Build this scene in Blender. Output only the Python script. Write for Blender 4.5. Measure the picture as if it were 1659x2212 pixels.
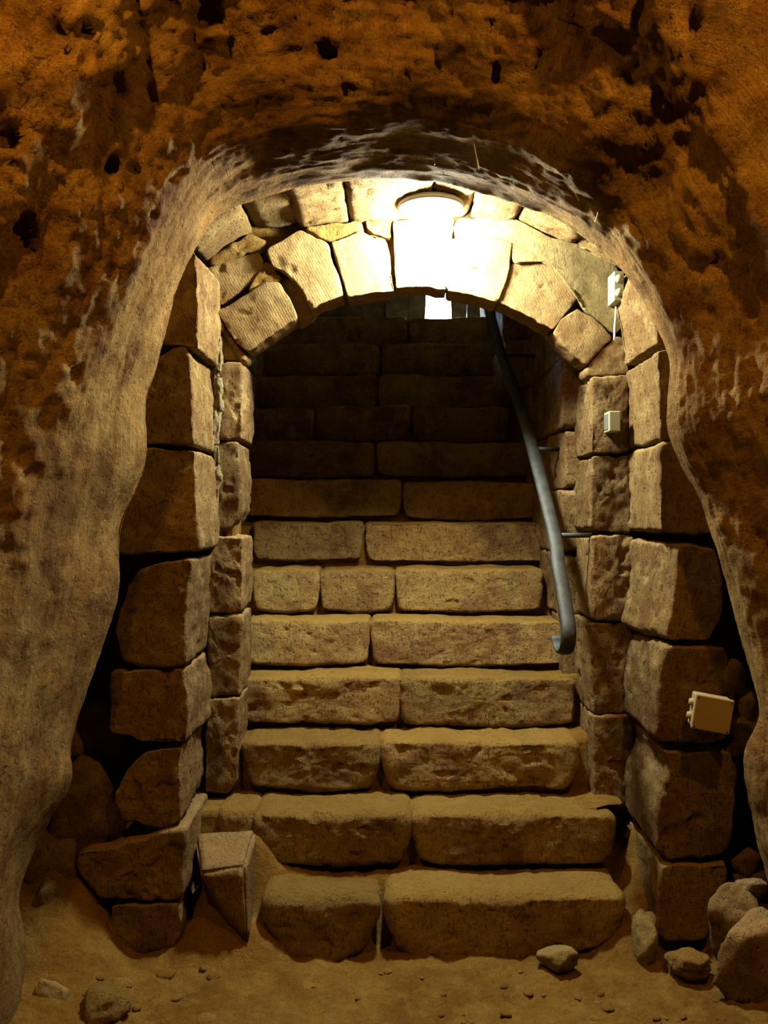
import bpy, bmesh, math, random
import numpy as np
from mathutils import Vector, Matrix

for o in list(bpy.data.objects):
    bpy.data.objects.remove(o)
SC = bpy.context.scene
COL = SC.collection
F = 1850.0            # focal length in pixels of the 1659 x 2212 frame
EYE = 1.45            # camera height above the earth floor

# ---------------------------------------------------------------- camera
cam = bpy.data.cameras.new('camera'); camo = bpy.data.objects.new('camera', cam); COL.objects.link(camo)
cam.sensor_fit = 'HORIZONTAL'; cam.sensor_width = 36.0; cam.lens = F / 1659.0 * 36.0
cam.clip_start = 0.02; cam.clip_end = 100
camo.location = (0, 0, EYE); camo.rotation_euler = (math.radians(90), 0, 0)
SC.camera = camo

# ---------------------------------------------------------------- sky
w = bpy.data.worlds.new('world'); SC.world = w; w.use_nodes = True
bg = w.node_tree.nodes['Background']; bg.inputs[0].default_value = (0.58, 0.76, 1.0, 1); bg.inputs[1].default_value = 130.0

# ---------------------------------------------------------------- warm lamps of the cave behind the photographer
def point(name, loc, col, power, rad):
    l = bpy.data.lights.new(name, 'POINT'); l.color = col; l.energy = power; l.shadow_soft_size = rad
    o = bpy.data.objects.new(name, l); o.location = loc; COL.objects.link(o); return o
ORANGE = (1.0, 0.47, 0.065)
point('cave_lamp', (-0.85, 1.42, EYE + 1.58), ORANGE, 54, 0.04)
point('cave_lamp', (0.95, 1.38, EYE + 1.50), ORANGE, 68, 0.04)

# ---------------------------------------------------------------- exposure
SC.view_settings.view_transform = 'Standard'; SC.view_settings.look = 'None'
SC.view_settings.exposure = 0.1; SC.view_settings.gamma = 1.0; SC.view_settings.use_curve_mapping = False
LAMP_STRENGTH = 900.0
LAMP = (0.165, 3.015, EYE + 1.076)

# ================================================================ helpers
def P(px, py, d):
    return np.array([(px - 829.5) / F * d, d, (1106.0 - py) / F * d + EYE])
def pts(lst, d):
    return np.array([P(a[0], a[1], a[2] if len(a) > 2 else d) for a in lst])

def _hash(ix, iy, iz, seed):
    h = (ix * 374761393 + iy * 668265263 + iz * 2147483647 + seed * 1274126177) & 0xffffffff
    h = ((h ^ (h >> 13)) * 1274126177) & 0xffffffff
    h = ((h ^ (h >> 16)) * 2246822519) & 0xffffffff
    h = h ^ (h >> 15)
    return (h & 0xffffff) / float(0xffffff) * 2 - 1
def vnoise(p, seed=0):
    i = np.floor(p).astype(np.int64); f = p - i; u = f * f * f * (f * (f * 6 - 15) + 10)
    x, y, z = i[:, 0], i[:, 1], i[:, 2]; ux, uy, uz = u[:, 0], u[:, 1], u[:, 2]
    r = 0
    for dx in (0, 1):
        for dy in (0, 1):
            for dz in (0, 1):
                wgt = (ux if dx else 1 - ux) * (uy if dy else 1 - uy) * (uz if dz else 1 - uz)
                r = r + wgt * _hash(x + dx, y + dy, z + dz, seed)
    return r
def fbm(p, freq, octv=4, seed=0, gain=0.5):
    a = 1.0; s = 0; t = 0
    for k in range(octv):
        s = s + a * vnoise(p * freq * (2.03 ** k) + 17.3 * k, seed + k); t += a; a *= gain
    return s / t
def sstep(a, b, x):
    t = np.clip((x - a) / (b - a), 0, 1); return t * t * (3 - 2 * t)

def vnormals(v, quads):
    a, b, c, d = (v[quads[:, k]] for k in range(4))
    n = np.cross(c - a, d - b)
    N = np.zeros_like(v)
    for k in range(4): np.add.at(N, quads[:, k], n)
    return N / (np.linalg.norm(N, axis=1)[:, None] + 1e-12)

def mesh_obj(name, v, faces, m, parent=None, smooth=True, uv=None, centre=True):
    v = np.asarray(v, dtype=float)
    c = (v.min(0) + v.max(0)) / 2 if centre else np.zeros(3)
    me = bpy.data.meshes.new(name)
    me.from_pydata([tuple(p) for p in (v - c)], [], [tuple(int(i) for i in f) for f in faces])
    if smooth: me.polygons.foreach_set('use_smooth', [True] * len(me.polygons))
    if uv is not None:
        l = me.uv_layers.new(name='UVMap'); idx = np.zeros(len(me.loops), dtype=np.int32)
        me.loops.foreach_get('vertex_index', idx); l.data.foreach_set('uv', uv[idx].astype(np.float32).ravel())
    me.update()
    o = bpy.data.objects.new(name, me); COL.objects.link(o); o.location = Vector(c)
    if m: me.materials.append(m)
    if parent:
        o.parent = parent; o.location = Vector(c) - parent.location
        if parent.parent: o.location = Vector(c) - parent.location - parent.parent.location
    return o
def tag(o, label=None, cat=None, group=None, kind=None):
    if label: o['label'] = label
    if cat: o['category'] = cat
    if group: o['group'] = group
    if kind: o['kind'] = kind
    return o
def empty(name, loc):
    e = bpy.data.objects.new(name, None); e.location = Vector(loc); e.empty_display_size = 0.1; COL.objects.link(e); return e
def fix_children(root):          # sub-parts: location relative to the parent's own origin
    pass

def resample(poly, res, smooth_it):
    n = len(poly); out = []
    for i in range(n):
        a, b = poly[i], poly[(i + 1) % n]
        k = max(1, int(np.linalg.norm(b - a) / res + 0.5))
        for j in range(k): out.append(a + (b - a) * j / k)
    q = np.array(out)
    for _ in range(smooth_it): q = q * 0.5 + 0.25 * (np.roll(q, 1, 0) + np.roll(q, -1, 0))
    return q

def prism(name, poly, ext, m, parent=None, r=0.018, amp=0.005, big=0.008, res=0.014, seed=0, sm=4, freq=14, rough_edge=0.004, warp=None, grow=0.003):
    """a dressed stone: polygon face, extruded along ext, with rounded worn edges and a broken surface"""
    poly = np.asarray(poly, float); ext = np.asarray(ext, float); L = np.linalg.norm(ext); e = ext / L
    nrm = np.zeros(3)
    for i in range(len(poly)):
        nrm += np.cross(poly[i] - poly[0], poly[(i + 1) % len(poly)] - poly[0])
    if np.dot(nrm, e) > 0: poly = poly[::-1]
    q = resample(poly, res, sm); M = len(q)
    c = q.mean(0); dv = q - c; dist = np.linalg.norm(dv, axis=1)[:, None]; du = dv / dist
    q = q + du * grow
    q = q + du * (rough_edge * fbm(q, 30, 3, seed + 5))[:, None]
    r = min(r, dist.min() * 0.5, L * 0.4)
    rings = []
    nc = max(2, int(np.median(dist) / res))
    inner = c + du * np.maximum(dist - r, 0.001)
    for i in range(1, nc): rings.append(c + (inner - c) * (i / nc))
    nr = 4
    for i in range(nr + 1):
        th = math.pi / 2 * i / nr
        rings.append(q - du * r * (1 - math.sin(th)) + e * r * (1 - math.cos(th)))
    ns = max(2, int((L - 2 * r) / (res * 1.2)))
    for i in range(1, ns + 1): rings.append(q + e * (r + (L - 2 * r) * i / ns))
    rings.append(q - du * r + e * L)
    v = np.vstack([c[None, :]] + rings + [(c + e * L)[None, :]])
    faces = []; last = len(v) - 1
    R = len(rings); idx = np.arange(M); nx = (idx + 1) % M
    Q = []
    for k in range(R - 1):
        a = 1 + k * M; b = a + M
        Q.append(np.stack([a + idx, a + nx, b + nx, b + idx], 1))
    Q = np.vstack(Q)
    tri0 = np.stack([np.zeros(M, int), 1 + nx, 1 + idx], 1)
    b = 1 + (R - 1) * M
    tri1 = np.stack([np.full(M, last), b + idx, b + nx], 1)
    Qn = Q[:, ::-1]; tri0 = tri0[:, ::-1]; tri1 = tri1[:, ::-1]
    allq = np.vstack([Qn, np.column_stack([tri0, tri0[:, 2]]), np.column_stack([tri1, tri1[:, 2]])])
    N = vnormals(v, allq)
    # orientation test
    if np.sum((v - (c + e * L / 2)) * N) < 0:
        Qn = Qn[:, ::-1]; tri0 = tri0[:, ::-1]; tri1 = tri1[:, ::-1]; N = -N
    s = seed * 3.7
    dsp = amp * fbm(v + s, freq, 4, seed, 0.6) * 1.6 + big * fbm(v + s, 3.5, 2, seed + 9)
    pit = fbm(v + s, 22, 2, seed + 3); dsp -= amp * 1.3 * sstep(0.35, 0.6, pit)
    v = v + N * dsp[:, None]
    if warp: v = warp(v)
    return mesh_obj(name, v, list(map(tuple, Qn)) + list(map(tuple, tri0)) + list(map(tuple, tri1)), m, parent)

_ico = {}
def ico(n):
    if n not in _ico:
        bm = bmesh.new(); bmesh.ops.create_icosphere(bm, subdivisions=n, radius=1)
        _ico[n] = (np.array([vv.co[:] for vv in bm.verts]), [tuple(x.index for x in f.verts) for f in bm.faces]); bm.free()
    return _ico[n]
def rock(name, c, rad, seed, m, parent=None, sub=4, amp=0.15, rot=0.0, soft=14.0, planes=13):
    """an angular broken stone: soft intersection of random planes"""
    rnd = np.random.RandomState(seed)
    d, fc = ico(sub)
    n = rnd.normal(size=(planes, 3)); n /= np.linalg.norm(n, axis=1)[:, None]
    h = rnd.uniform(0.72, 1.0, planes)
    g = np.maximum(d @ n.T, 0.02) / h
    r = 1.0 / (np.mean(g ** soft, axis=1) * planes / 2.5) ** (1 / soft)
    r = np.clip(r, 0.3, 1.35) * (1 + amp * fbm(d, 2.6, 4, seed))
    v = d * r[:, None] * np.asarray(rad)
    cr, sr = math.cos(rot), math.sin(rot)
    v = np.stack([v[:, 0] * cr + v[:, 2] * sr, v[:, 1], -v[:, 0] * sr + v[:, 2] * cr], 1)
    return mesh_obj(name, v + np.asarray(c), fc, m, parent)

def sweep(name, path, prof, side, m, parent=None, closed=True):
    """sweep a closed 2D profile [(a,b)] along a path; side = fixed sideways vector"""
    path = np.asarray(path, float); n = len(path); side = np.asarray(side, float); side /= np.linalg.norm(side)
    k = len(prof); v = []
    for i in range(n):
        t = path[min(i + 1, n - 1)] - path[max(i - 1, 0)]; t /= np.linalg.norm(t)
        s = side - t * np.dot(side, t); s /= np.linalg.norm(s); u = np.cross(s, t)
        for a, b in prof: v.append(path[i] + s * a + u * b)
    f = []
    for i in range(n - 1):
        for j in range(k):
            j2 = (j + 1) % k; f.append((i * k + j, i * k + j2, (i + 1) * k + j2, (i + 1) * k + j))
    f.append(tuple(range(k))[::-1]); f.append(tuple((n - 1) * k + j for j in range(k)))
    o = mesh_obj(name, v, f, m, parent)
    bm = bmesh.new(); bm.from_mesh(o.data); bmesh.ops.recalc_face_normals(bm, faces=bm.faces); bm.to_mesh(o.data); bm.free()
    return o
def circ(r, n=10): return [(r * math.cos(2 * math.pi * i / n), r * math.sin(2 * math.pi * i / n)) for i in range(n)]
def spline(ctrl, n):
    c = np.asarray(ctrl, float); c = np.vstack([2 * c[0] - c[1], c, 2 * c[-1] - c[-2]]); out = []
    m = len(c) - 3
    for i in range(n + 1):
        t = i / n * m; k = min(int(t), m - 1); t -= k
        p0, p1, p2, p3 = c[k], c[k + 1], c[k + 2], c[k + 3]
        out.append(0.5 * ((2 * p1) + (-p0 + p2) * t + (2 * p0 - 5 * p1 + 4 * p2 - p3) * t * t + (-p0 + 3 * p1 - 3 * p2 + p3) * t ** 3))
    return np.array(out)

def box(name, c, half, m, parent=None, rot=None, bev=0.003, seg=2):
    bm = bmesh.new(); bmesh.ops.create_cube(bm, size=2)
    bmesh.ops.scale(bm, vec=half, verts=bm.verts)
    if bev: bmesh.ops.bevel(bm, geom=list(bm.edges), offset=bev, segments=seg, affect='EDGES', profile=0.5)
    if rot: bmesh.ops.rotate(bm, cent=(0, 0, 0), matrix=rot, verts=bm.verts)
    v = [tuple(x.co) for x in bm.verts]; f = [tuple(x.index for x in y.verts) for y in bm.faces]; bm.free()
    return mesh_obj(name, np.array(v) + np.asarray(c), f, m, parent, smooth=False)
def lathe(name, c, prof, m, parent=None, axis='Z', n=40, rot=None):
    v = []; f = []; k = len(prof)
    for i in range(n):
        a = 2 * math.pi * i / n
        for (r, z) in prof:
            p = Vector((r * math.cos(a), r * math.sin(a), z))
            if axis == 'Y': p = Vector((p.x, -p.z, p.y))
            if rot: p = rot @ p
            v.append(tuple(p))
    for i in range(n):
        for j in range(k - 1):
            f.append((i * k + j, ((i + 1) % n) * k + j, ((i + 1) % n) * k + j + 1, i * k + j + 1))
    o = mesh_obj(name, np.array(v) + np.asarray(c), f, m, parent)
    bm = bmesh.new(); bm.from_mesh(o.data); bmesh.ops.remove_doubles(bm, verts=bm.verts, dist=1e-5)
    bmesh.ops.recalc_face_normals(bm, faces=bm.faces); bm.to_mesh(o.data); bm.free()
    for p in o.data.polygons: p.use_smooth = True
    return o

# ================================================================ materials
def nodes(m):
    m.use_nodes = True; nt = m.node_tree; return nt, nt.nodes, nt.links
def ramp(N, fac, L, stops):
    r = N.new('ShaderNodeValToRGB'); L.new(fac, r.inputs[0]); el = r.color_ramp.elements
    while len(el) < len(stops): el.new(0.5)
    for e_, (p, c) in zip(el, stops): e_.position = p; e_.color = (c if len(c) == 4 else (*c, 1))
    return r.outputs[0]
def noise(N, L, vec, scale, detail=6, rough=0.6, dist=0.0):
    n = N.new('ShaderNodeTexNoise'); n.inputs['Scale'].default_value = scale; n.inputs['Detail'].default_value = detail
    n.inputs['Roughness'].default_value = rough; n.inputs['Distortion'].default_value = dist
    L.new(vec, n.inputs['Vector']); return n.outputs[0]
def mixc(N, L, fac, a, b, mode='MIX'):
    x = N.new('ShaderNodeMix'); x.data_type = 'RGBA'; x.blend_type = mode
    if isinstance(fac, (int, float)): x.inputs[0].default_value = fac
    else: L.new(fac, x.inputs[0])
    for s, val in ((6, a), (7, b)):
        if isinstance(val, tuple): x.inputs[s].default_value = (*val, 1)
        else: L.new(val, x.inputs[s])
    return x.outputs[2]
def math_(N, L, op, a, b=0.0, clamp=False):
    x = N.new('ShaderNodeMath'); x.operation = op; x.use_clamp = clamp
    for s, val in ((0, a), (1, b)):
        if isinstance(val, (int, float)): x.inputs[s].default_value = val
        else: L.new(val, x.inputs[s])
    return x.outputs[0]

def stone_mat(name, ca, cb, cc, dust=(0.45, 0.30, 0.13), dust_amt=0.6, bump=0.5, tool=False, streak=None, pits=0.5, vary=0.18):
    m = bpy.data.materials.new(name); nt, N, L = nodes(m); b = N['Principled BSDF']
    geo = N.new('ShaderNodeNewGeometry'); pos = geo.outputs['Position']
    oi = N.new('ShaderNodeObjectInfo')
    n1 = noise(N, L, pos, 3.2, 5, 0.6, 0.6); n2 = noise(N, L, pos, 11, 8, 0.65, 0.3)
    c = ramp(N, n1, L, [(0.36, ca), (0.64, cb)])
    c = mixc(N, L, ramp(N, n2, L, [(0.46, (0, 0, 0)), (0.68, (1, 1, 1))]), c, cc)
    grain = noise(N, L, pos, 150, 4, 0.7)
    c = mixc(N, L, 0.8, c, ramp(N, grain, L, [(0.3, (0.62, 0.62, 0.62)), (0.7, (1.25, 1.25, 1.25))]), 'MULTIPLY')
    # pits
    pn = noise(N, L, pos, 46, 3, 0.5)
    pit = ramp(N, pn, L, [(0.58, (0, 0, 0)), (0.70, (1, 1, 1))])
    c = mixc(N, L, math_(N, L, 'MULTIPLY', pit, 0.55 * pits), c, (0.10, 0.06, 0.04))
    mpp = N.new('ShaderNodeMapping'); mpp.inputs['Scale'].default_value = (1.6, 1.0, 0.55); L.new(pos, mpp.inputs[0])
    pn2 = noise(N, L, mpp.outputs[0], 78, 2, 0.5)
    pit2 = ramp(N, pn2, L, [(0.60, (0, 0, 0)), (0.66, (1, 1, 1))])
    c = mixc(N, L, math_(N, L, 'MULTIPLY', pit2, 0.6 * pits), c, (0.07, 0.04, 0.025))
    sk = None
    if streak:
        uvn = N.new('ShaderNodeUVMap'); mp = N.new('ShaderNodeMapping'); L.new(uvn.outputs[0], mp.inputs[0])
        mp.inputs['Scale'].default_value = streak
        sk = noise(N, L, mp.outputs[0], 1.0, 7, 0.68, 0.35)
        patch = ramp(N, noise(N, L, pos, 2.6, 4, 0.6, 0.5), L, [(0.42, (0.1, 0.1, 0.1)), (0.60, (1, 1, 1))])
        c = mixc(N, L, math_(N, L, 'MULTIPLY', patch, 0.5), c, ramp(N, sk, L, [(0.34, (0.24, 0.14, 0.045)), (0.62, (0.45, 0.325, 0.115))]))
        c = mixc(N, L, ramp(N, noise(N, L, pos, 1.7, 5, 0.65, 0.4), L, [(0.48, (0, 0, 0)), (0.62, (0.75, 0.75, 0.75))]), c, (0.20, 0.105, 0.034))
        big = noise(N, L, pos, 7, 10, 0.75, 0.3)
        c = mixc(N, L, 0.9, c, ramp(N, big, L, [(0.38, (0.50, 0.42, 0.38)), (0.50, (1, 1, 1)), (0.64, (1.35, 1.3, 1.2))]), 'MULTIPLY')
    # dust lying on upward faces
    if dust_amt > 0:
        sep = N.new('ShaderNodeSeparateXYZ'); L.new(geo.outputs['Normal'], sep.inputs[0])
        dn = math_(N, L, 'ADD', sep.outputs[2], math_(N, L, 'MULTIPLY', math_(N, L, 'SUBTRACT', n2, 0.5), 1.1))
        df = ramp(N, dn, L, [(0.22, (0, 0, 0)), (0.62, (1, 1, 1))])
        c = mixc(N, L, math_(N, L, 'MULTIPLY', df, dust_amt), c, dust)
    rv = math_(N, L, 'MULTIPLY_ADD', oi.outputs['Random'], 2 * vary); N[-1].inputs[2].default_value = 1 - vary
    vm = N.new('ShaderNodeVectorMath'); vm.operation = 'SCALE'; L.new(c, vm.inputs[0]); L.new(rv, vm.inputs['Scale'])
    L.new(vm.outputs[0], b.inputs['Base Color'])
    b.inputs['Roughness'].default_value = 0.88; b.inputs['Specular IOR Level'].default_value = 0.06
    # relief
    h = math_(N, L, 'ADD', math_(N, L, 'MULTIPLY', n2, 1.0), math_(N, L, 'MULTIPLY', noise(N, L, pos, 48, 8, 0.75), 0.75))
    h = math_(N, L, 'SUBTRACT', h, math_(N, L, 'MULTIPLY', pit, 0.25 * pits))
    h = math_(N, L, 'SUBTRACT', h, math_(N, L, 'MULTIPLY', pit2, 0.30 * pits))
    h = math_(N, L, 'ADD', h, math_(N, L, 'MULTIPLY', noise(N, L, pos, 110, 5, 0.8), 0.38))
    if sk is not None: h = math_(N, L, 'ADD', h, math_(N, L, 'MULTIPLY', math_(N, L, 'MULTIPLY', sk, patch), 1.1))
    if tool:
        wv = N.new('ShaderNodeTexWave'); wv.inputs['Scale'].default_value = 34; wv.inputs['Distortion'].default_value = 4
        mp2 = N.new('ShaderNodeMapping'); mp2.inputs['Rotation'].default_value = (0, 0.5, 0); L.new(pos, mp2.inputs[0]); L.new(mp2.outputs[0], wv.inputs[0])
        h = math_(N, L, 'ADD', h, math_(N, L, 'MULTIPLY', wv.outputs[1], 0.10))
    bp = N.new('ShaderNodeBump'); bp.inputs['Strength'].default_value = bump; bp.inputs['Distance'].default_value = 0.03
    L.new(h, bp.inputs['Height']); L.new(bp.outputs[0], b.inputs['Normal'])
    return m
def plain(name, col, rough=0.5, metal=0.0, noise_amt=0.0, col2=None, scale=30, bump=0.0):
    m = bpy.data.materials.new(name); nt, N, L = nodes(m); b = N['Principled BSDF']
    b.inputs['Base Color'].default_value = (*col, 1); b.inputs['Roughness'].default_value = rough; b.inputs['Metallic'].default_value = metal
    if col2:
        geo = N.new('ShaderNodeNewGeometry'); n = noise(N, L, geo.outputs['Position'], scale, 6, 0.65)
        L.new(ramp(N, n, L, [(0.42, col), (0.60, col2)]), b.inputs['Base Color'])
        if bump:
            bp = N.new('ShaderNodeBump'); bp.inputs['Strength'].default_value = bump; bp.inputs['Distance'].default_value = 0.004
            L.new(n, bp.inputs['Height']); L.new(bp.outputs[0], b.inputs['Normal'])
    return m

TAN, PINK, PALE = (0.246, 0.152, 0.054), (0.162, 0.088, 0.033), (0.332, 0.228, 0.092)
M_quoin = stone_mat('quoin_sandstone', TAN, PINK, PALE, dust_amt=0.5, bump=0.85, pits=1.0)
M_vous = stone_mat('voussoir_sandstone', (0.218, 0.136, 0.051), (0.184, 0.104, 0.041), (0.286, 0.195, 0.079), dust_amt=0.0, bump=0.45, tool=True, pits=0.35)
M_step = stone_mat('step_sandstone', (0.43, 0.29, 0.098), (0.22, 0.112, 0.048), (0.48, 0.34, 0.12), dust=(0.30, 0.178, 0.036), dust_amt=0.75, bump=0.9, pits=0.8)
M_cave = stone_mat('cave_rock', (0.306, 0.164, 0.046), (0.211, 0.101, 0.028), (0.396, 0.248, 0.086), dust_amt=0.0, bump=1.0, streak=(1.6, 34, 1), pits=0.8, vary=0.0)
M_floor = stone_mat('earth', (0.240, 0.131, 0.025), (0.168, 0.086, 0.016), (0.288, 0.168, 0.036), dust_amt=0.0, bump=0.75, pits=0.3, vary=0.0)
M_mortar = stone_mat('ochre_mortar', (0.286, 0.154, 0.033), (0.190, 0.098, 0.024), (0.326, 0.202, 0.055), dust_amt=0.0, bump=0.9, pits=0.8, vary=0.05)
M_lime = stone_mat('lime_mortar', (0.36, 0.29, 0.155), (0.27, 0.20, 0.10), (0.44, 0.37, 0.21), dust_amt=0.0, bump=1.0, pits=0.9, vary=0.05)
M_plaster = stone_mat('grey_plaster', (0.197, 0.145, 0.059), (0.163, 0.118, 0.048), (0.245, 0.183, 0.075), dust_amt=0.0, bump=0.5, pits=0.5, vary=0.05)
M_block = stone_mat('pale_limewashed_stone', (0.25, 0.175, 0.060), (0.19, 0.122, 0.040), (0.30, 0.215, 0.080), dust_amt=0.4, dust=(0.33, 0.24, 0.09), bump=0.6, pits=0.5, vary=0.1)
M_rail = plain('painted_iron', (0.007, 0.008, 0.009), 0.62, 0.0, col2=(0.020, 0.022, 0.016), scale=26, bump=0.6)
M_box = plain('cream_plastic', (0.28, 0.255, 0.155), 0.6)
M_box2 = plain('tan_cream_plastic', (0.26, 0.19, 0.085), 0.7)  # darker, browner tone of the cream plastic, used on the junction box
M_boxd = plain('grey_plastic', (0.10, 0.11, 0.09), 0.4)
M_metal = plain('lamp_housing', (0.20, 0.19, 0.17), 0.5, 0.3)
M_wood = plain('weathered_wood', (0.05, 0.045, 0.035), 0.8, col2=(0.11, 0.10, 0.08), scale=14, bump=0.5)
M_cable = plain('white_cable', (0.6, 0.57, 0.45), 0.5)
M_web = plain('cobweb', (0.8, 0.8, 0.75), 0.6)
M_screw = plain('screw', (0.05, 0.045, 0.04), 0.5, 0.6)
M_glow = bpy.data.materials.new('lamp_glass'); nt, N_, L_ = nodes(M_glow)
N_['Principled BSDF'].inputs['Emission Color'].default_value = (0.95, 1.0, 0.86, 1)
N_['Principled BSDF'].inputs['Emission Strength'].default_value = LAMP_STRENGTH
N_['Principled BSDF'].inputs['Base Color'].default_value = (0.8, 0.8, 0.8, 1)

# ================================================================ the rock-cut cave
CAVE = [  # edge px,py | ridge px,py | edge depth | ridge depth
 (70,2300,-60,2330,2.58,2.1),(46,2040,-60,2060,2.58,2.1),(33,1940,-70,1950,2.6,2.12),(67,1836,-70,1800,2.62,2.14),(139,1697,-60,1650,2.64,2.16),
 (142,1600,-60,1550,2.66,2.16),(187,1466,-50,1430,2.66,2.18),(225,1355,-30,1310,2.66,2.2),(250,1270,-5,1220,2.66,2.22),(258,1140,40,1110,2.66,2.25),
 (309,1006,90,980,2.66,2.28),(312,873,150,840,2.66,2.3),(340,790,205,735,2.66,2.33),(365,690,265,620,2.66,2.35),(385,610,320,520,2.66,2.37),
 (432,509,385,410,2.66,2.38),(480,458,450,330,2.66,2.38),(560,428,530,275,2.67,2.38),(650,400,640,240,2.67,2.36),(800,380,790,215,2.68,2.34),
 (930,380,930,200,2.68,2.33),(1040,402,1060,220,2.68,2.33),(1130,432,1160,260,2.67,2.33),(1220,470,1270,330,2.66,2.34),(1310,535,1346,430,2.64,2.472),
 (1350,580,1391,520,2.62,2.476),(1400,660,1444,620,2.6,2.48),(1447,770,1487,740,2.6,2.492),(1440,860,1490,850,2.6,2.504),(1445,940,1497,930,2.6,2.504),
 (1514,1073,1553,1040,2.6,2.516),(1545,1175,1581,1150,2.6,2.516),(1582,1310,1619,1290,2.6,2.516),(1622,1440,1654,1420,2.6,2.516),(1651,1547,1678,1530,2.58,2.496),
 (1618,1640,1663,1640,2.56,2.476),(1640,1800,1684,1800,2.56,2.464),(1665,1900,1740,1900,2.54,2.36),(1690,2050,1760,2050,2.52,2.3),(1710,2300,1780,2300,2.5,2.25)]
ctrl = []
for (ex, ey, rx, ry, de, dr) in CAVE:
    E = P(ex, ey, de); R1 = P(rx, ry, dr)
    u = np.array([E[0] - 0.02, 0, max(0.0, (E[2] - EYE))]); u[0] = u[0] if abs(u[0]) > 1e-3 else 1e-3
    u /= np.linalg.norm(u)
    left = 1.0 if ex < 900 else 0.8
    f2 = 0.42 * left
    Y = np.array([0, 1.0, 0])
    mid = (E + R1) / 2 - u * 0.012
    col = [E * [1, 0, 1] + u * 1.1 + Y * 3.45, E * [1, 0, 1] + u * 0.50 + Y * (de + 0.30), E * [1, 0, 1] + u * 0.10 + Y * (de + 0.075), E * [1, 0, 1] + u * 0.012 + Y * (de + 0.028),
           E, mid, R1, R1 * [1, 0, 1] + u * f2 * 0.5 + Y * (dr - 0.16), R1 * [1, 0, 1] + u * f2 + Y * (dr - 0.36),
           R1 * [1, 0, 1] + u * 1.5 + Y * 1.3, R1 * [1, 0, 1] + u * 3.6 + Y * -1.3, R1 * [1, 0, 1] + u * 3.6 + Y * -6.0, R1 * [1, 0, 1] * 0.6 + u * 0.2 + np.array([0, -8.5, -0.35]), np.array([0, -9.0, -0.6])]
    ctrl.append(col)
ctrl = np.array(ctrl)          # S x T x 3
def catmull(c, tt):            # along axis 0
    c = np.concatenate([2 * c[:1] - c[1:2], c, 2 * c[-1:] - c[-2:-1]], 0)
    k = np.minimum(tt.astype(int), len(c) - 4); t = (tt - k).reshape(-1, *([1] * (c.ndim - 1)))
    p0, p1, p2, p3 = c[k], c[k + 1], c[k + 2], c[k + 3]
    return 0.5 * ((2 * p1) + (-p0 + p2) * t + (2 * p0 - 5 * p1 + 4 * p2 - p3) * t * t + (-p0 + 3 * p1 - 3 * p2 + p3) * t ** 3)
tt = np.concatenate([np.linspace(0, 1, 6)[:-1], np.linspace(1, 3, 14)[:-1], np.linspace(3, 4, 6)[:-1], np.linspace(4, 8, 150)[:-1], np.linspace(8, 9.5, 40)[:-1], np.linspace(9.5, 13, 26)])
G = catmull(ctrl.transpose(1, 0, 2), tt)                 # T x S x 3
ss = np.linspace(0, len(CAVE) - 1, 560)
G = catmull(G.transpose(1, 0, 2), ss)                    # S x T x 3
nS, nT = G.shape[:2]
V = G.reshape(-1, 3).copy()
ii, jj = np.meshgrid(np.arange(nS - 1), np.arange(nT - 1), indexing='ij')
Qc = np.stack([ii * nT + jj, ii * nT + jj + 1, (ii + 1) * nT + jj + 1, (ii + 1) * nT + jj], -1).reshape(-1, 4)
arcl = np.concatenate([[0], np.cumsum(np.linalg.norm(np.diff(G[:, 75], axis=0), axis=1))])
depl = np.zeros((nS, nT)); depl[:, 1:] = np.cumsum(np.linalg.norm(np.diff(G, axis=1), axis=2), axis=1)
UV = np.stack([np.repeat(arcl[:, None], nT, 1), depl], -1).reshape(-1, 2)
Nn = vnormals(V, Qc)
if np.mean(np.sum(Nn * (np.array([0, 1.5, EYE]) - V), 1)) < 0: Nn = -Nn; Qc = Qc[:, ::-1]
tcol = np.tile(tt, nS)
tool = fbm(np.stack([UV[:, 0] * 2.2, UV[:, 1] * 13, UV[:, 0] * 0], 1), 1.0, 4, 21, 0.55)      # pick marks running along the arc
scoop = fbm(V, 4.5, 4, 31, 0.55); lump = fbm(V, 1.6, 2, 41); fine = fbm(V, 26, 3, 51, 0.6)
holes = sstep(0.50, 0.62, fbm(V, 11, 2, 61))
vis = sstep(2.2, 4.0, tcol) * (1 - sstep(8.5, 10, tcol))
camfacing = sstep(5.6, 7.0, tcol) * sstep(-2.0, 0.4, -V[:, 0])
chis = np.abs(fbm(V * [1.0, 1.0, 0.55] + [0, 0, 0.2], 9, 3, 71, 0.5))
dsp = 0.03 * lump + 0.022 * scoop * (0.5 + camfacing) + 0.012 * tool + 0.005 * fine - 0.05 * holes * camfacing - 0.07 * (0.25 - chis) * camfacing + 0.022 * np.abs(fbm(V, 22, 3, 81, 0.6)) * (0.25 + camfacing)
edge_w = 1 - 0.65 * np.exp(-((tcol - 4.0) / 0.7) ** 2)
V = V + Nn * (dsp * (0.3 + 0.7 * vis) * edge_w)[:, None]
thr = (round(nS * 16 / 39), round(nS * 24.5 / 39))
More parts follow.
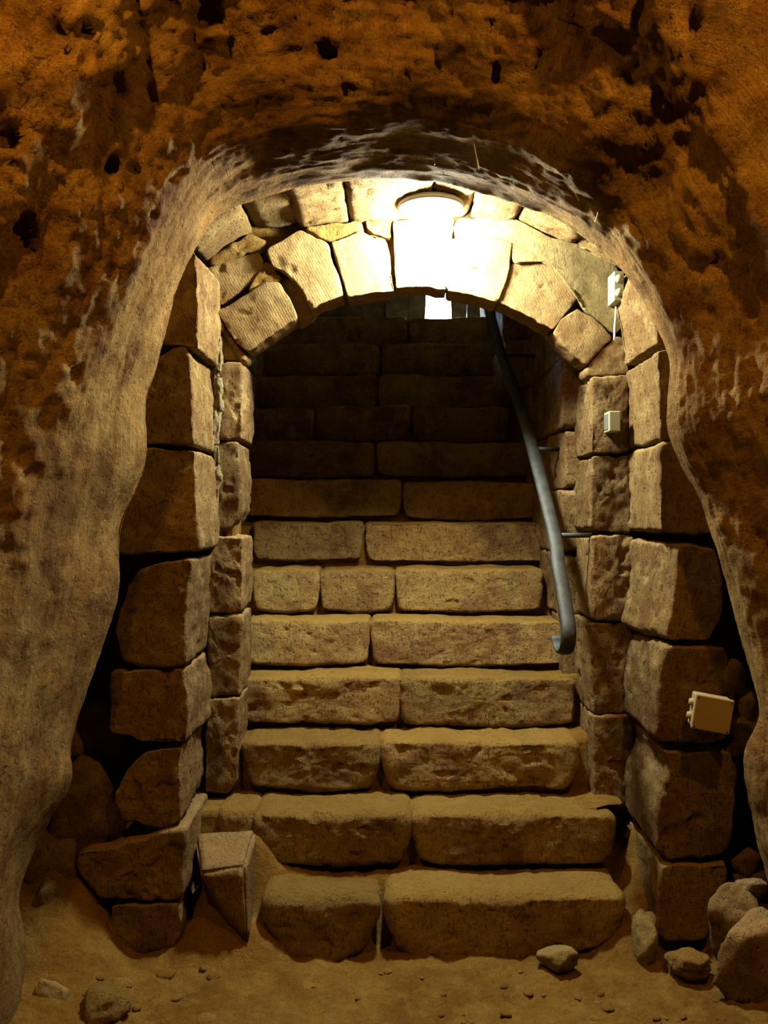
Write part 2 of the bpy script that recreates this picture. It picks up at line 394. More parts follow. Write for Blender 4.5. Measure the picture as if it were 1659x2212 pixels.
for nm, (a, b) in {'wall_left': (0, thr[0]), 'ceiling': (thr[0], thr[1]), 'wall_right': (thr[1], nS - 1)}.items():
    sub = V.reshape(nS, nT, 3)[a:b + 1].reshape(-1, 3); uvs = UV.reshape(nS, nT, 2)[a:b + 1].reshape(-1, 2)
    n = b - a + 1
    i2, j2 = np.meshgrid(np.arange(n - 1), np.arange(nT - 1), indexing='ij')
    q = np.stack([i2 * nT + j2, i2 * nT + j2 + 1, (i2 + 1) * nT + j2 + 1, (i2 + 1) * nT + j2], -1).reshape(-1, 4)[:, ::-1]
    o = mesh_obj(nm, sub, q, M_cave, uv=uvs); tag(o, kind='structure')

# ================================================================ earth floor
gx = np.concatenate([np.linspace(-5.6, -1.35, 20)[:-1], np.linspace(-1.35, 1.35, 270), np.linspace(1.35, 5.6, 20)[1:]])
gy = np.concatenate([np.linspace(-9.5, 2.25, 50)[:-1], np.linspace(2.25, 3.12, 110), np.linspace(3.12, 7.0, 30)[1:]])
X, Y_ = np.meshgrid(gx, gy, indexing='ij')
def floor_h(X, Y):
    p = np.stack([X.ravel(), Y.ravel(), 0 * X.ravel()], 1)
    h = 0.014 * fbm(p, 3, 3, 5) + 0.018 * fbm(p, 14, 4, 6, 0.6) + 0.012 * np.abs(fbm(p, 40, 2, 7))
    h = h.reshape(X.shape)
    back = sstep(2.45, 2.75, Y)
    h = h + 0.26 * sstep(-0.80, -1.10, X) * sstep(2.5, 2.85, Y) + 0.06 * sstep(-0.7, -1.1, X)
    h = h + 0.16 * sstep(0.98, 1.2, X) * back
    h = h + 0.30 * np.exp(-((X - 0.90) / 0.075) ** 2) * sstep(2.72, 3.10, Y)
    h = h + 0.26 * np.exp(-((X + 0.54) / 0.14) ** 2) * sstep(2.68, 3.02, Y)
    h = h + 0.19 * sstep(2.86, 2.97, Y) * sstep(0.72, 0.55, np.abs(X - 0.15)) - 0.02 * np.exp(-((X + 0.66) / 0.1) ** 2 - ((Y - 2.72) / 0.08) ** 2)
    h = h + 0.06 * np.exp(-((X + 0.40) / 0.09) ** 2 - ((Y - 2.80) / 0.09) ** 2) + 0.10 * np.exp(-((X - 0.80) / 0.10) ** 2 - ((Y - 2.84) / 0.10) ** 2)
    return h
Z = floor_h(X, Y_)
nx_, ny_ = X.shape
i2, j2 = np.meshgrid(np.arange(nx_ - 1), np.arange(ny_ - 1), indexing='ij')
q = np.stack([i2 * ny_ + j2, (i2 + 1) * ny_ + j2, (i2 + 1) * ny_ + j2 + 1, i2 * ny_ + j2 + 1], -1).reshape(-1, 4)
tag(mesh_obj('floor', np.stack([X.ravel(), Y_.ravel(), Z.ravel()], 1), q, M_floor), kind='structure')

# ================================================================ rubble core wall behind the dressed stones
opening = [(-0.60, -1.9), (-0.60, -1.2), (-0.58, -0.6), (-0.56, 0.0), (-0.55, 0.45)]
opening += [((px - 829.5) / F * 3.2, (1106 - py) / F * 3.2) for px, py in [(520, 770), (560, 710), (640, 655), (744, 615), (850, 595), (968, 600), (1075, 630), (1193, 690), (1265, 770)]]
opening += [(0.80, 0.40), (0.80, 0.0), (0.81, -0.6), (0.81, -1.2), (0.81, -1.9)]
op = spline([(a, 3.22, b + EYE) for a, b in opening], 170)
rad = []
for k in range(26):
    s = [0, .01, .03, .05, .07, .1, .13, .16, .19, .22, .25, .28, .31, .34, .37, .4, .43, .46, .5, .55, .6, .7, .9, 1.3, 1.8, 2.6][k]
    u = op - np.array([0.1, 3.22, EYE]); u[:, 2] = np.maximum(u[:, 2], 0); u[:, 1] = 0; u /= np.linalg.norm(u, axis=1)[:, None]
    rad.append(op + u * s)
rad = [op + np.array([0, 0.14, 0])] + [op + np.array([0, 0.03, 0])] + rad
rad = np.array(rad); nR, nO = rad.shape[:2]
vv = rad.reshape(-1, 3); i2, j2 = np.meshgrid(np.arange(nR - 1), np.arange(nO - 1), indexing='ij')
q = np.stack([i2 * nO + j2, i2 * nO + j2 + 1, (i2 + 1) * nO + j2 + 1, (i2 + 1) * nO + j2], -1).reshape(-1, 4)
vv = vv + np.array([0, 1, 0]) * (-0.02 * fbm(vv, 9, 4, 3))[:, None]
nrm = vnormals(vv, q)
if nrm[:, 1].mean() > 0: q = q[:, ::-1]
tag(mesh_obj('wall_back', vv, q, M_mortar), kind='structure')

# ================================================================ outer arch: quoins and rim stones
OUT = tag(empty('outer_archway', (0.1, 2.8, 0)), 'outer archway of rough sandstone quoins and rim stones, half hidden behind the cave rock', 'archway')
DL, DR = 2.80, 2.76
QL = [
 [(300,575),(370,535),(405,528),(424,548),(427,640),(427,752),(345,742),(280,740)],
 [(270,780),(350,768),(372,750),(398,747),(410,764),(413,848),(416,958),(300,956),(262,950)],
 [(250,974),(300,970),(420,972),(421,1040),(424,1101),(427,1186),(300,1196),(255,1193)],
 [(281,1250),(311,1228),(359,1211),(412,1210),(410,1250),(402,1331),(399,1432),(341,1443),(269,1430),(245,1361),(262,1295)],
 [(242,1452),(395,1448),(402,1500),(405,1560),(403,1605),(335,1606),(234,1580),(242,1497)],
 [(270,1672),(311,1625),(392,1615),(386,1660),(388,1760),(386,1772),(359,1788),(262,1772),(249,1718)],
 [(165,1842),(253,1832),(359,1796),(398,1792),(396,1870),(395,1932),(371,1946),(215,1940),(186,1912),(160,1868)],
 [(240,1958),(384,1955),(392,2000),(384,2030),(366,2052),(263,2060),(236,2010)]]
for i, pl in enumerate(QL):
    prism('quoin_stone', pts(pl, DL + 0.006 * (i % 3)), (0, 0.40, 0), M_quoin, OUT, r=0.007 if i not in (3, 6) else 0.012, amp=0.006, big=0.012, res=0.012, seed=100 + i, sm=1, rough_edge=0.006)
QR = [
 [(1398,590),(1412,668),(1421,742),(1580,742),(1600,560),(1420,520)],
 [(1420,757),(1425,850),(1427,950),(1520,952),(1600,900),(1600,752)],
 [(1427,960),(1428,1060),(1427,1147),(1475,1152),(1600,1152),(1600,962)],
 [(1464,1176),(1458,1255),(1441,1373),(1446,1387),(1538,1388),(1563,1323),(1562,1240),(1545,1186),(1500,1176)],
 [(1438,1398),(1425,1448),(1419,1520),(1417,1594),(1432,1607),(1493,1600),(1565,1600),(1590,1500),(1570,1400)],
 [(1432,1622),(1446,1655),(1430,1712),(1419,1767),(1419,1838),(1449,1858),(1559,1851),(1583,1829),(1592,1730),(1597,1657),(1577,1626)],
 [(1427,1867),(1423,1914),(1419,1995),(1414,2018),(1441,2034),(1526,2033),(1545,1975),(1577,1932),(1575,1868)]]
for i, pl in enumerate(QR):
    prism('quoin_stone', pts(pl, DR + 0.006 * (i % 3)), (0.012 if i != 3 else -0.04, 0.42, 0), M_quoin, OUT, r=0.008 if i < 3 else 0.014, amp=0.006, big=0.014, res=0.012, seed=130 + i, sm=2, rough_edge=0.006)
# rim stones of the shallow outer arch (x, height above eye)
rim = [(-0.665, 0.93), (-0.57, 1.00), (-0.481, 1.045), (-0.312, 1.06), (-0.125, 1.078), (0.03, 1.085), (0.165, 1.09), (0.311, 1.086), (0.49, 1.082), (0.60, 1.035), (0.704, 0.985), (0.78, 0.945), (0.87, 0.89)]
seg = [(0, 2), (2, 3), (3, 4), (4, 6), (6, 7), (7, 8), (8, 10), (10, 12)]
for i, (a, b) in enumerate(seg):
    low = rim[a:b + 1]; g = 0.004
    xs = [p[0] for p in low]; xs[0] += g; xs[-1] -= g; zs = [p[1] + (0.012 if i % 3 == 1 else 0) for p in low]
    cx = 0.1
    top = [(x + (x - cx) * 0.35, z + 0.24) for x, z in zip(xs, zs)][::-1]
    poly = [(x, 2.75, z + EYE) for x, z in zip(xs, zs)] + [(x, 2.75, z + EYE) for x, z in top]
    prism('arch_stone', poly, (0, 0.46, 0), M_quoin, OUT, r=0.014, amp=0.005, big=0.008, seed=160 + i, sm=2)

# ================================================================ inner arch: voussoirs and jambs
INN = tag(empty('inner_archway', (0.1, 3.15, 0.4)), 'inner sandstone archway of wedge shaped voussoirs and narrow jamb stones around the stairs', 'archway')
DI = 3.15
VS = [
 [(469,673),(520,645),(570,615),(602,611),(625,650),(640,685),(590,720),(536,758),(512,741)],
 [(577,540),(650,497),(705,528),(722,580),(743,638),(705,650),(672,666),(653,622),(617,586),(590,575)],
 [(718,524),(780,499),(834,517),(843,570),(851,629),(800,632),(752,641),(738,590)],
 [(849,476),(980,476),(975,540),(966,625),(910,618),(857,622),(853,560)],
 [(979,517),(1050,512),(1104,524),(1097,593),(1074,652),(1020,636),(970,627)],
 [(1107,572),(1168,550),(1223,586),(1246,647),(1220,680),(1194,712),(1130,676),(1079,652),(1099,598)],
 [(1248,668),(1283,692),(1321,729),(1290,760),(1266,786),(1230,752),(1197,718),(1215,690)],
 [(1327,731),(1356,735),(1356,806),(1276,810),(1270,795),(1300,760)],
 [(450,578),(515,556),(560,542),(571,562),(566,588),(540,610),(477,657),(453,652)],
 [(455,690),(490,720),(528,765),(524,776),(455,777)]]
for i, pl in enumerate(VS):
    off = [0, 0.0, 0, 0.0, 0.0, 0.01, 0.012, 0.015, 0.02, 0.03][i]
    prism('voussoir', pts(pl, DI + off), (0, 0.14, 0), M_vous, INN, r=0.004, amp=0.0035, big=0.006, res=0.010, seed=200 + i, sm=1, rough_edge=0.006)
prism('voussoir', pts([(596,600),(640,605),(672,655),(676,668),(642,690),(622,648)], DI + 0.05), (0, 0.16, 0), M_vous, INN, r=0.012, amp=0.004, seed=215, sm=2)
JL = [
 [(455,784),(521,783),(522,860),(521,947),(455,947)],
 [(455,962),(513,957),(518,1030),(517,1101),(492,1142),(455,1142)],
 [(452,1163),(521,1160),(523,1240),(520,1320),(490,1324),(450,1322)],
 [(450,1334),(520,1332),(519,1420),(516,1503),(450,1506)],
 [(446,1513),(516,1509),(513,1600),(511,1690),(495,1714),(442,1715)]]
for i, pl in enumerate(JL):
    prism('jamb_stone', pts(pl, DI + 0.004 * (i % 2)), (-0.006, 0.30, 0), M_quoin, INN, r=0.008, amp=0.006, big=0.008, res=0.010, seed=230 + i, sm=1, rough_edge=0.006)
JR = [
 [(1281,817),(1358,812),(1360,974),(1279,978)],
 [(1282,986),(1364,983),(1364,1060),(1362,1150),(1300,1150),(1276,1140)],
 [(1281,1160),(1368,1157),(1368,1338),(1279,1338)],
 [(1274,1347),(1368,1347),(1368,1440),(1366,1536),(1282,1542),(1277,1440)],
 [(1283,1549),(1366,1546),(1364,1746),(1283,1738)]]
for i, pl in enumerate(JR):
    prism('jamb_stone', pts(pl, DI + 0.004 * (i % 2)), (0.004, 0.30, 0), M_quoin, INN, r=0.008, amp=0.006, big=0.008, res=0.010, seed=240 + i, sm=1, rough_edge=0.006)
for i, pl in enumerate([[(464,700),(474,706),(478,760),(474,820),(476,880),(470,958),(461,958),(462,860),(460,770)], [(462,966),(472,962),(474,1040),(466,1120),(459,1110),(460,1030)]]):
    prism('lime_seam', pts(pl, DI - 0.014), (0, 0.08, 0), M_lime, INN, r=0.006, amp=0.012, big=0.006, res=0.008, seed=250 + i, sm=1, rough_edge=0.008)
# grey plaster smeared over the right haunch
prism('plaster_patch', pts([(985,474),(1110,470),(1190,514),(1250,526),(1335,575),(1346,700),(1330,724),(1300,700),(1286,682),(1266,672),(1252,655),(1246,625),(1230,604),(1222,584),(1200,580),(1186,566),(1172,568),(1160,552),(1138,560),(1120,570),(1108,566),(1107,524),(1050,508),(984,512)], DI + 0.004)
      , (0, 0.08, 0), M_plaster, INN, r=0.01, amp=0.004, big=0.01, seed=260, sm=3)
for i, pl in enumerate([[(455,555),(540,505),(575,520),(562,540),(515,553),(456,574)], [(570,562),(598,575),(608,606),(570,612),(535,632),(545,608)], [(655,492),(700,485),(780,478),(790,498),(745,512),(712,522)],
                        [(790,470),(845,470),(847,515),(835,516),(792,498)], [(456,660),(472,690),(510,745),(530,775),(518,776),(488,722),(460,700)]]):
    prism('mortar_patch', pts(pl, DI + 0.012), (0, 0.08, 0), M_mortar, INN, r=0.008, amp=0.008, big=0.008, res=0.010, seed=270 + i, sm=2, rough_edge=0.008)

# ================================================================ staircase
ST = tag(empty('stone_staircase', (0.1, 2.8, 0)), 'worn sandstone staircase climbing through the arch into the dark', 'staircase')
def sd(k): return (0.00754 + (k - 1) * 0.00051) * 370.0
def sz(k): return EYE - 1.45 + 0.2 * k
STEPS = {1: [(570, 823), (833, 1356)], 2: [(468, 545), (548, 886), (891, 1330)], 3: [(520, 820), (826, 1250)], 4: [(520, 866), (868, 1245)], 5: [(525, 798), (802, 1236)],
         6: [(545, 686), (689, 852), (857, 1172)], 7: [(545, 785), (789, 1190)], 8: [(0, 866), (870, 1175)], 9: [(0, 810), (814, 1160)], 10: [(0, 678), (682, 888), (892, 1140)],
         11: [(0, 815), (819, 1120)], 12: [(0, 820), (824, 1090)], 13: [(0, 880), (884, 1080)]}
rs = random.Random(4)
for k, segs in STEPS.items():
    d = sd(k)
    for i, (a, b) in enumerate(segs):
        xa = (a - 829.5) / F * d if a else -0.70; xb = (b - 829.5) / F * d
        if k >= 8 and i == len(segs) - 1: xb = 0.74 if k < 10 else 0.66
        z1 = sz(k) + rs.uniform(-0.006, 0.006); z0 = z1 - 0.185
        if k == 1: z0 = z1 - 0.26
        dd = d + rs.uniform(-0.008, 0.008) + (0.05 if (k == 2 and i == 0) else 0)
        if k == 2 and i == 0: z1 -= 0.01; z0 += 0.05
        n = 6; topl = [(xa + (xb - xa) * t / n, z1 + (rs.uniform(-0.004, 0.004))) for t in range(n + 1)]
        ins = 0.012 + 0.02 * (k <= 3)
        poly = [(x, dd, z) for x, z in topl] + [(xb - 0.002, dd, z1 - 0.09), (xb - ins, dd, z0 + 0.012), ((xa + xb) / 2, dd, z0 + rs.uniform(-.004, .006)), (xa + ins, dd, z0 + 0.012), (xa + 0.002, dd, z1 - 0.09)]
        if k == 1:
            poly = [(x, dd, z) for x, z in topl] + [(xb, dd, z1 - 0.07), (xb - 0.05, dd, z0 + 0.09), ((xa + xb) / 2, dd, z0), (xa + 0.06, dd, z0 + 0.04), (xa, dd, z1 - 0.09)]
        r = {1: 0.045, 2: 0.032, 3: 0.026}.get(k, 0.018)
        prism('step_stone', poly, (0, 0.30 if k > 2 else 0.34, 0), M_step, ST, r=r, amp=0.006 if k < 5 else 0.004, big=0.016 if k < 4 else 0.010, res=0.013 if k < 8 else 0.018, seed=300 + 10 * k + i, sm=6 if k < 4 else 3)
# packed earth bed under and between the step stones
prof = []
for k in range(2, 14):
    prof.append((sd(k) + 0.05, sz(k - 1) - (0.012 if k > 2 else 0.03))); prof.append((sd(k) + 0.055, sz(k) - 0.012))
prof.append((sd(14) + 1.2, sz(13) - 0.012))
xs = np.linspace(-0.80, 0.86, 90)
pr = []
for (y0, z0), (y1, z1) in zip(prof[:-1], prof[1:]):
    m_ = max(2, int(math.hypot(y1 - y0, z1 - z0) / 0.02))
    for j in range(m_): pr.append((y0 + (y1 - y0) * j / m_, z0 + (z1 - z0) * j / m_))
pr.append(prof[-1]); pr = np.array(pr)
XX, JJ = np.meshgrid(xs, np.arange(len(pr)), indexing='ij')
bed = np.stack([XX.ravel(), pr[JJ.ravel(), 0], pr[JJ.ravel(), 1]], 1)
bed[:, 0] = np.minimum(bed[:, 0], 0.74 + 0.14 * sstep(3.02, 3.10, bed[:, 1]))
side = np.exp(-((bed[:, 0] - 0.80) / 0.09) ** 2) * sstep(4.0, 3.3, bed[:, 1])
bed[:, 2] += 0.008 * fbm(bed, 8, 4, 2) + side * 0.02; bed[:, 1] += 0.008 * fbm(bed, 8, 3, 8) - side * 0.01
nb = len(pr); i2, j2 = np.meshgrid(np.arange(len(xs) - 1), np.arange(nb - 1), indexing='ij')
q = np.stack([i2 * nb + j2, (i2 + 1) * nb + j2, (i2 + 1) * nb + j2 + 1, i2 * nb + j2 + 1], -1).reshape(-1, 4)
mesh_obj('earth_bed', bed, q, M_floor, ST)

# ================================================================ stairwell walls, ceiling and the planked opening at the top
WR = tag(empty('wall_stairwell_right', (0.75, 4.4, 0.6)), kind='structure'); WL = tag(empty('wall_stairwell_left', (-0.7, 4.4, 0.6)), kind='structure')
rs = random.Random(12)
for sidew, root in ((1, WR), (-1, WL)):
    z = -0.30; row = 0
    while z < 3.6:
        hgt = rs.uniform(0.22, 0.30); y = 3.43 + (0.0 if row % 2 else 0.0); first = True
        while y < 6.5:
            ln = rs.uniform(0.24, 0.46)
            st = sz((y + ln / 2 - 2.79) / 0.189 + 1)
            if z + hgt > st - 0.3 and z < st + 1.9:
                xw = (0.72 if y < 4.25 else 0.61) if sidew > 0 else 0.67
                xw += rs.uniform(-0.008, 0.008)
                g = 0.005; j = lambda: rs.uniform(-0.006, 0.006)
                poly = [(sidew * xw, y + g, z + g + j()), (sidew * xw, y + ln - g, z + g + j()), (sidew * xw, y + ln - g, z + hgt - g + j()), (sidew * xw, y + g, z + hgt - g + j())]
                prism('wall_stone', poly, (sidew * 0.30, 0, 0), M_quoin, root, r=0.012, amp=0.005, big=0.008, res=0.02, seed=500 + int(z * 100) + int(y * 10), sm=2)
            y += ln
        z += hgt; row += 1
for sidew, root in ((1, WR), (-1, WL)):
    prism('mortar_bed', [(sidew * 0.80, 3.36, -0.3), (sidew * 0.80, 6.6, -0.3), (sidew * 0.80, 6.6, 4.4), (sidew * 0.80, 3.36, 4.4)], (sidew * 0.3, 0, 0), M_mortar, root, res=0.1, seed=7, amp=0, big=0.01, sm=0)
o = prism('ceiling_stairwell', [(-1.0, 3.38, EYE + 0.96), (-1.0, 6.6, EYE + 3.2), (-1.0, 6.6, EYE + 3.5), (-1.0, 3.38, EYE + 1.5)], (2.0, 0, 0), M_quoin, None, res=0.06, amp=0.01, big=0.03, seed=77, sm=0)
tag(o, kind='structure')
DW = 5.95
DOOR = tag(empty('door_1', (0.0, DW, sz(13))), kind='structure')
zb = sz(13) - 0.05; zt = EYE + 3.1
o = prism('wall_end', [(-0.95, DW + 0.02, -0.2), (0.95, DW + 0.02, -0.2), (0.95, DW + 0.02, sz(13) - 0.005), (-0.95, DW + 0.02, sz(13) - 0.005)], (0, 0.3, 0), M_quoin, None, r=0.01, res=0.08, amp=0.0, big=0.0, seed=90, sm=0)
tag(o, kind='structure')
def plank(xa, xb, xa2=None, xb2=None, z0=None, z1=None, dd=0.0):
    xa2 = xa if xa2 is None else xa2; xb2 = xb if xb2 is None else xb2; z0 = zb if z0 is None else z0; z1 = zt if z1 is None else z1
    prism('plank', [(xa, DW + dd, z0), (xb, DW + dd, z0), (xb2, DW + dd, z1), (xa2, DW + dd, z1)], (0, 0.04, 0), M_wood, DOOR, r=0.006, amp=0.002, big=0.003, res=0.03, seed=int(abs(xa) * 1000) + 3, sm=0)
xsL = (914 - 829.5) / F * DW; xsR = (980 - 829.5) / F * DW
e = -0.78
while e < xsL - 0.2:
    plank(e, e + 0.165, dd=rs.uniform(0, .02)); e += 0.158
zo = EYE + 2.3
plank(e, xsL, e, xsL + 0.06, z1=zo)
plank(e, 0.46, z0=zo, dd=0.01)
plank(xsR, xsR + 0.09, xsR - 0.06, xsR + 0.085, z1=zo)
plank(xsR + 0.098, xsR + 0.26, xsR + 0.08, xsR + 0.26, z1=zo)
plank(0.45, 0.60, z0=zo, dd=0.012)
plank(xsR + 0.25, 0.95, dd=0.015)
plank(0.58, 0.96, z0=zo, dd=0.02)

# ================================================================ lamp
LX, LY, LZ = LAMP
LMP = tag(empty('ceiling_lamp', (LX, LY, LZ)), 'round glowing bulkhead lamp fixed under the crown of the arch', 'lamp')
lathe('base_plate', (LX, LY, LZ), [(0.0, 0.012), (0.108, 0.012), (0.116, 0.006), (0.118, -0.004), (0.112, -0.012), (0.098, -0.014), (0.09, -0.010), (0.0, -0.009)], M_metal, LMP)
lathe('lamp_glass', (LX, LY, LZ - 0.014), [(0.0, -0.092), (0.03, -0.088), (0.055, -0.077), (0.073, -0.061), (0.080, -0.044), (0.076, -0.026), (0.062, -0.010), (0.05, 0.0)], M_glow, LMP, n=24)

# ================================================================ handrail
RX = [(1217,1392,2.84),(1228,1350,2.87),(1216,1275,2.965),(1206,1220,3.04),(1196,1150,3.17),(1150,968,3.55),(1118,860,3.78),(1083,765,4.05),(1062,690,4.28),(1046,615,4.55),(1030,540,4.9)]
HR = tag(empty('handrail', tuple(P(1195, 1155, 3.17))), 'dark iron handrail with flaking paint and curled lower end, right of the stairs', 'handrail')
path = spline([P(*a) for a in RX[1:]], 90)
s0 = path[0]
curl = []
for i in range(15):
    a = math.pi * 1.08 * (1 - i / 14.0); R_ = 0.045
    curl.append(s0 + np.array([-0.012 * (1 - i / 14.0) * 2, R_ * 0.9 * math.sin(a) * -1, -R_ - R_ * math.cos(math.pi - a) * -1 * -1]))
# curl: the bar bends down, towards the viewer and back under itself
curl = []
for i in range(16):
    a = (1 - i / 15.0) * math.pi * 1.15
    curl.append(s0 + np.array([-0.016 * (1 - i / 15.0), 0.042 * (1 - math.cos(a)) * 0.9 - 0.042 * math.sin(a) * 1.0, -0.052 * math.sin(a) * 0.85 - 0.045 * (1 - math.cos(a)) * 0.8]))
fl = [(-0.026, -0.002), (-0.024, 0.005), (-0.014, 0.010), (0.0, 0.012), (0.014, 0.010), (0.024, 0.005), (0.026, -0.002), (0.022, -0.004), (-0.022, -0.004)]
sweep('rail', np.vstack([curl[:-1], path]), fl, (1, 0, 0), M_rail, HR)
for (px, py, d, xe) in [(1200, 1153, 3.18, 0.80), (1156, 967, 3.56, 0.73), (1078, 766, 4.06, 0.73)]:
    a = P(px, py, d); a[2] -= 0.006; b = a.copy(); b[0] = xe; b[1] += 0.01
    sweep('bracket', [a, (a + b) / 2, b], [(-0.006, -0.009), (0.006, -0.009), (0.006, 0.009), (-0.006, 0.009)], (0, 1, 0), M_rail, HR)

# ================================================================ electrical boxes
def thing_box(nm, loc): return empty(nm, loc)
c = P(1332, 623, 3.105); c[1] = 3.115
SW = tag(empty('switch_box', tuple(c)), 'cream twin switch box with two round knobs high on the right of the arch', 'switch')
box('housing', c, (0.019, 0.042, 0.054), M_box, SW, bev=0.004)
for dz in (0.026, -0.024):
    lathe('knob', c + np.array([0, -0.042, dz]), [(0.0, 0.016), (0.010, 0.015), (0.014, 0.010), (0.0155, 0.0), (0.0155, -0.004)], M_box, SW, axis='Y', n=24)
cb = tag(sweep('cable', spline([P(1331, 655, 3.13), P(1330, 680, 3.135), P(1328, 705, 3.14), P(1327, 735, 3.145)], 14), circ(0.004), (1, 0, 0), M_cable), 'short white cable hanging below the twin switch box', 'cable')
c = P(1325, 911, 3.10); c[1] = 3.115
JB = tag(empty('socket_box', tuple(c)), 'small cream box with a dark side face fixed on the right jamb', 'electrical box')
box('housing', c, (0.021, 0.036, 0.037), M_box, JB, bev=0.004)
box('side_window', c + np.array([-0.0205, 0.0, 0.0]), (0.003, 0.026, 0.029), M_boxd, JB, bev=0.002)
c = P(1533, 1537, 2.70)
rot = Matrix.Rotation(math.radians(-8), 3, 'Z') @ Matrix.Rotation(math.radians(9), 3, 'Y')
JN = tag(empty('junction_box', tuple(c)), 'square cream junction box tilted against the lower right stones', 'electrical box')
rotm = np.array(rot)
box('lid', c + rotm @ np.array([0, -0.034, 0]), (0.058, 0.008, 0.054), M_box2, JN, rot=rot, bev=0.004)
box('housing', c, (0.055, 0.030, 0.051), M_box2, JN, rot=rot, bev=0.005)
for sx in (-1, 1):
    for sz_ in (-1, 1):
        lathe('screw', c + rotm @ np.array([sx * 0.050, -0.0425, sz_ * 0.046]), [(0, 0.0015), (0.003, 0.0012), (0.0036, -0.001)], M_screw, JN, axis='Y', n=12, rot=rot)
for dz in (0.02, -0.022):
    lathe('cable_gland', c + rotm @ np.array([-0.055, 0.0, dz]), [(0, 0.012), (0.010, 0.011), (0.012, 0.004), (0.013, -0.006)], M_box2, JN, n=16, rot=rot @ Matrix.Rotation(math.radians(-90), 3, 'Y'))

# ================================================================ loose stones
blk_v = [P(430,1886,2.80), P(529,1870,2.77), P(535,2040,2.74), P(492,1985,2.80), P(420,1798,3.00), P(553,1790,2.95), P(553,2000,2.92), P(432,2000,3.0)]
me = bmesh.new(); vs = [me.verts.new(tuple(p)) for p in blk_v]
for f in [(0, 1, 2, 3), (4, 7, 6, 5), (0, 4, 5, 1), (1, 5, 6, 2), (2, 6, 7, 3), (3, 7, 4, 0)]: me.faces.new([vs[i] for i in f])
bmesh.ops.bevel(me, geom=list(me.edges), offset=0.010, segments=3, affect='EDGES')
bmesh.ops.triangulate(me, faces=[f for f in me.faces if len(f.verts) > 4])
bmesh.ops.subdivide_edges(me, edges=me.edges, cuts=7, use_grid_fill=True)
me.normal_update()
va = np.array([v.co[:] for v in me.verts]); na = np.array([v.normal[:] for v in me.verts]); fa = [tuple(v.index for v in f.verts) for f in me.faces]; me.free()
va = va + na * (0.004 * fbm(va, 12, 4, 9))[:, None]
tag(mesh_obj('stone_block', va, fa, M_quoin), 'pale wedge shaped stone block leaning left of the lowest step', 'stone')

def on_px(nm, px, py, d, rad, seed, label, group=None, rot=0.0, m=None, **kw):
    o = rock(nm, P(px, py, d), rad, seed, m or M_step, rot=rot, **kw); tag(o, label, 'stone', group); return o
on_px('loose_stone', 1203, 2072, 2.70, (0.050, 0.04, 0.036), 2, 'small blocky stone lying on the earth in front of the lowest step', m=M_block)
on_px('loose_stone', 1484, 2078, 2.66, (0.058, 0.045, 0.036), 5, 'orange flat stone on the earth below the lowest right quoin')
on_px('loose_stone', 1395, 2035, 2.74, (0.042, 0.045, 0.085), 8, 'upright pointed pale stone at the foot of the right reveal', m=M_block)
on_px('rubble_slab', 1587, 2000, 2.62, (0.085, 0.05, 0.13), 11, 'broken slab leaning left behind a larger slab in the bottom right corner', rot=-0.2, m=M_quoin)
on_px('rubble_slab', 1638, 2060, 2.54, (0.12, 0.05, 0.12), 14, 'largest broken slab in the bottom right corner', rot=0.5, m=M_quoin)
on_px('loose_stone', 105, 2152, 2.50, (0.055, 0.045, 0.042), 17, 'angular stone lying on the earth in the bottom left corner', m=M_block)
on_px('loose_stone', 222, 2176, 2.46, (0.075, 0.055, 0.050), 20, 'rounded half buried stone near the bottom left corner, right of the angular one')
on_px('loose_stone', 1628, 1918, 2.64, (0.045, 0.03, 0.026), 23, 'small flat stone lying on top of the right rubble slabs', rot=0.3, m=M_quoin)
RL = ['rubble stone just right of the tilted square junction box', 'rubble stone right of the lower edge of the square junction box', 'rubble stone pressed against the cave edge below the square junction box',
      'rubble stone on the top right corner of the big rounded quoin', 'smallest rubble stone resting on the big rounded quoin', 'rubble stone at the cave edge, rightmost beside the junction box',
      'rubble stone right of the foot of the big rounded quoin', 'rubble stone at the right frame edge above the slabs', 'little rubble stone above the leaning slab', 'uppermost rubble stone, above the square junction box']
RB = 'small rubble stones in the right gap behind the cave edge'
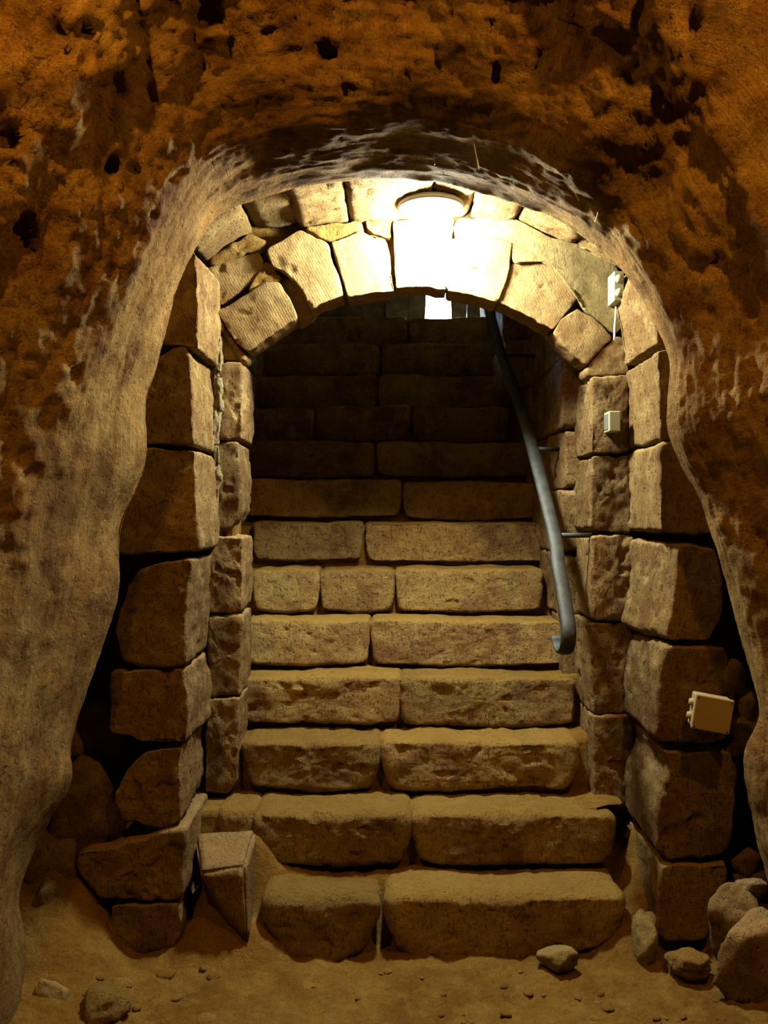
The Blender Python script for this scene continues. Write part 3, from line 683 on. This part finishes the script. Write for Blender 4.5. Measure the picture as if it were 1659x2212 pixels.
for i, (px, py, r_) in enumerate([(1612,1520,0.04),(1603,1568,0.036),(1617,1592,0.032),(1598,1610,0.026),(1585,1622,0.02),(1640,1560,0.035),(1612,1868,0.040),(1640,1895,0.034),(1600,1905,0.024),(1575,1470,0.05)]):
    on_px('rubble_stone', px, py, 2.80, (r_, r_ * 0.8, r_ * 1.1), 30 + i, RL[i], RB, rot=i, m=M_quoin, sub=3)
on_px('rubble_rock', 190, 1770, 2.92, (0.11, 0.10, 0.17), 50, 'rounded brown rock wedged behind the cave edge at the lower left', m=M_quoin)
on_px('rubble_rock', 190, 1600, 3.02, (0.14, 0.12, 0.15), 53, 'dark rock high in the gap behind the cave edge at the lower left', m=M_quoin)
on_px('rubble_rock', 105, 1850, 2.86, (0.10, 0.09, 0.12), 56, 'brown rock low in the gap at the left, under the rounded rock', m=M_quoin)
on_px('rubble_rock', 95, 1950, 2.74, (0.05, 0.05, 0.06), 59, 'small broken rock at the foot of the left cave edge', m=M_quoin)
# chips scattered on the earth
rs = random.Random(9); GRP = 'small stone chips scattered over the earth floor'
for i in range(46):
    x = rs.uniform(-1.05, 1.05); y = rs.uniform(2.42, 2.72)
    if abs(x) > 0.44 * y: continue
    z = float(floor_h(np.array([[x]]), np.array([[y]]))[0, 0]); r_ = rs.uniform(0.008, 0.022) * (1.4 if x < -0.5 else 0.8)
    o = rock('stone_chip', (x, y, z + r_ * 0.1), (r_, r_ * 0.8, r_ * 0.45), 80 + i, M_floor if i % 3 else M_step, sub=2)
    tag(o, 'small stone chip lying on the earth floor', 'stone', GRP)

# ================================================================ cobweb threads under the rock
for (a, b, c_, lab) in [((1017,262,2.45),(1026,318,2.45),(1035,366,2.46),'longest cobweb thread hanging from the rock above the lamp'),
                        ((938,318,2.55),(938,335,2.55),(939,356,2.55),'short cobweb thread hanging straight down left of the longest one'),
                        ((1284,435,2.50),(1292,455,2.50),(1285,480,2.50),'curved cobweb thread on the rock right of the arch crown')]:
    tag(sweep('cobweb_thread', spline([P(*a), P(*b), P(*c_)], 10), circ(0.0012, 6), (1, 0, 0), M_web), lab, 'cobweb')
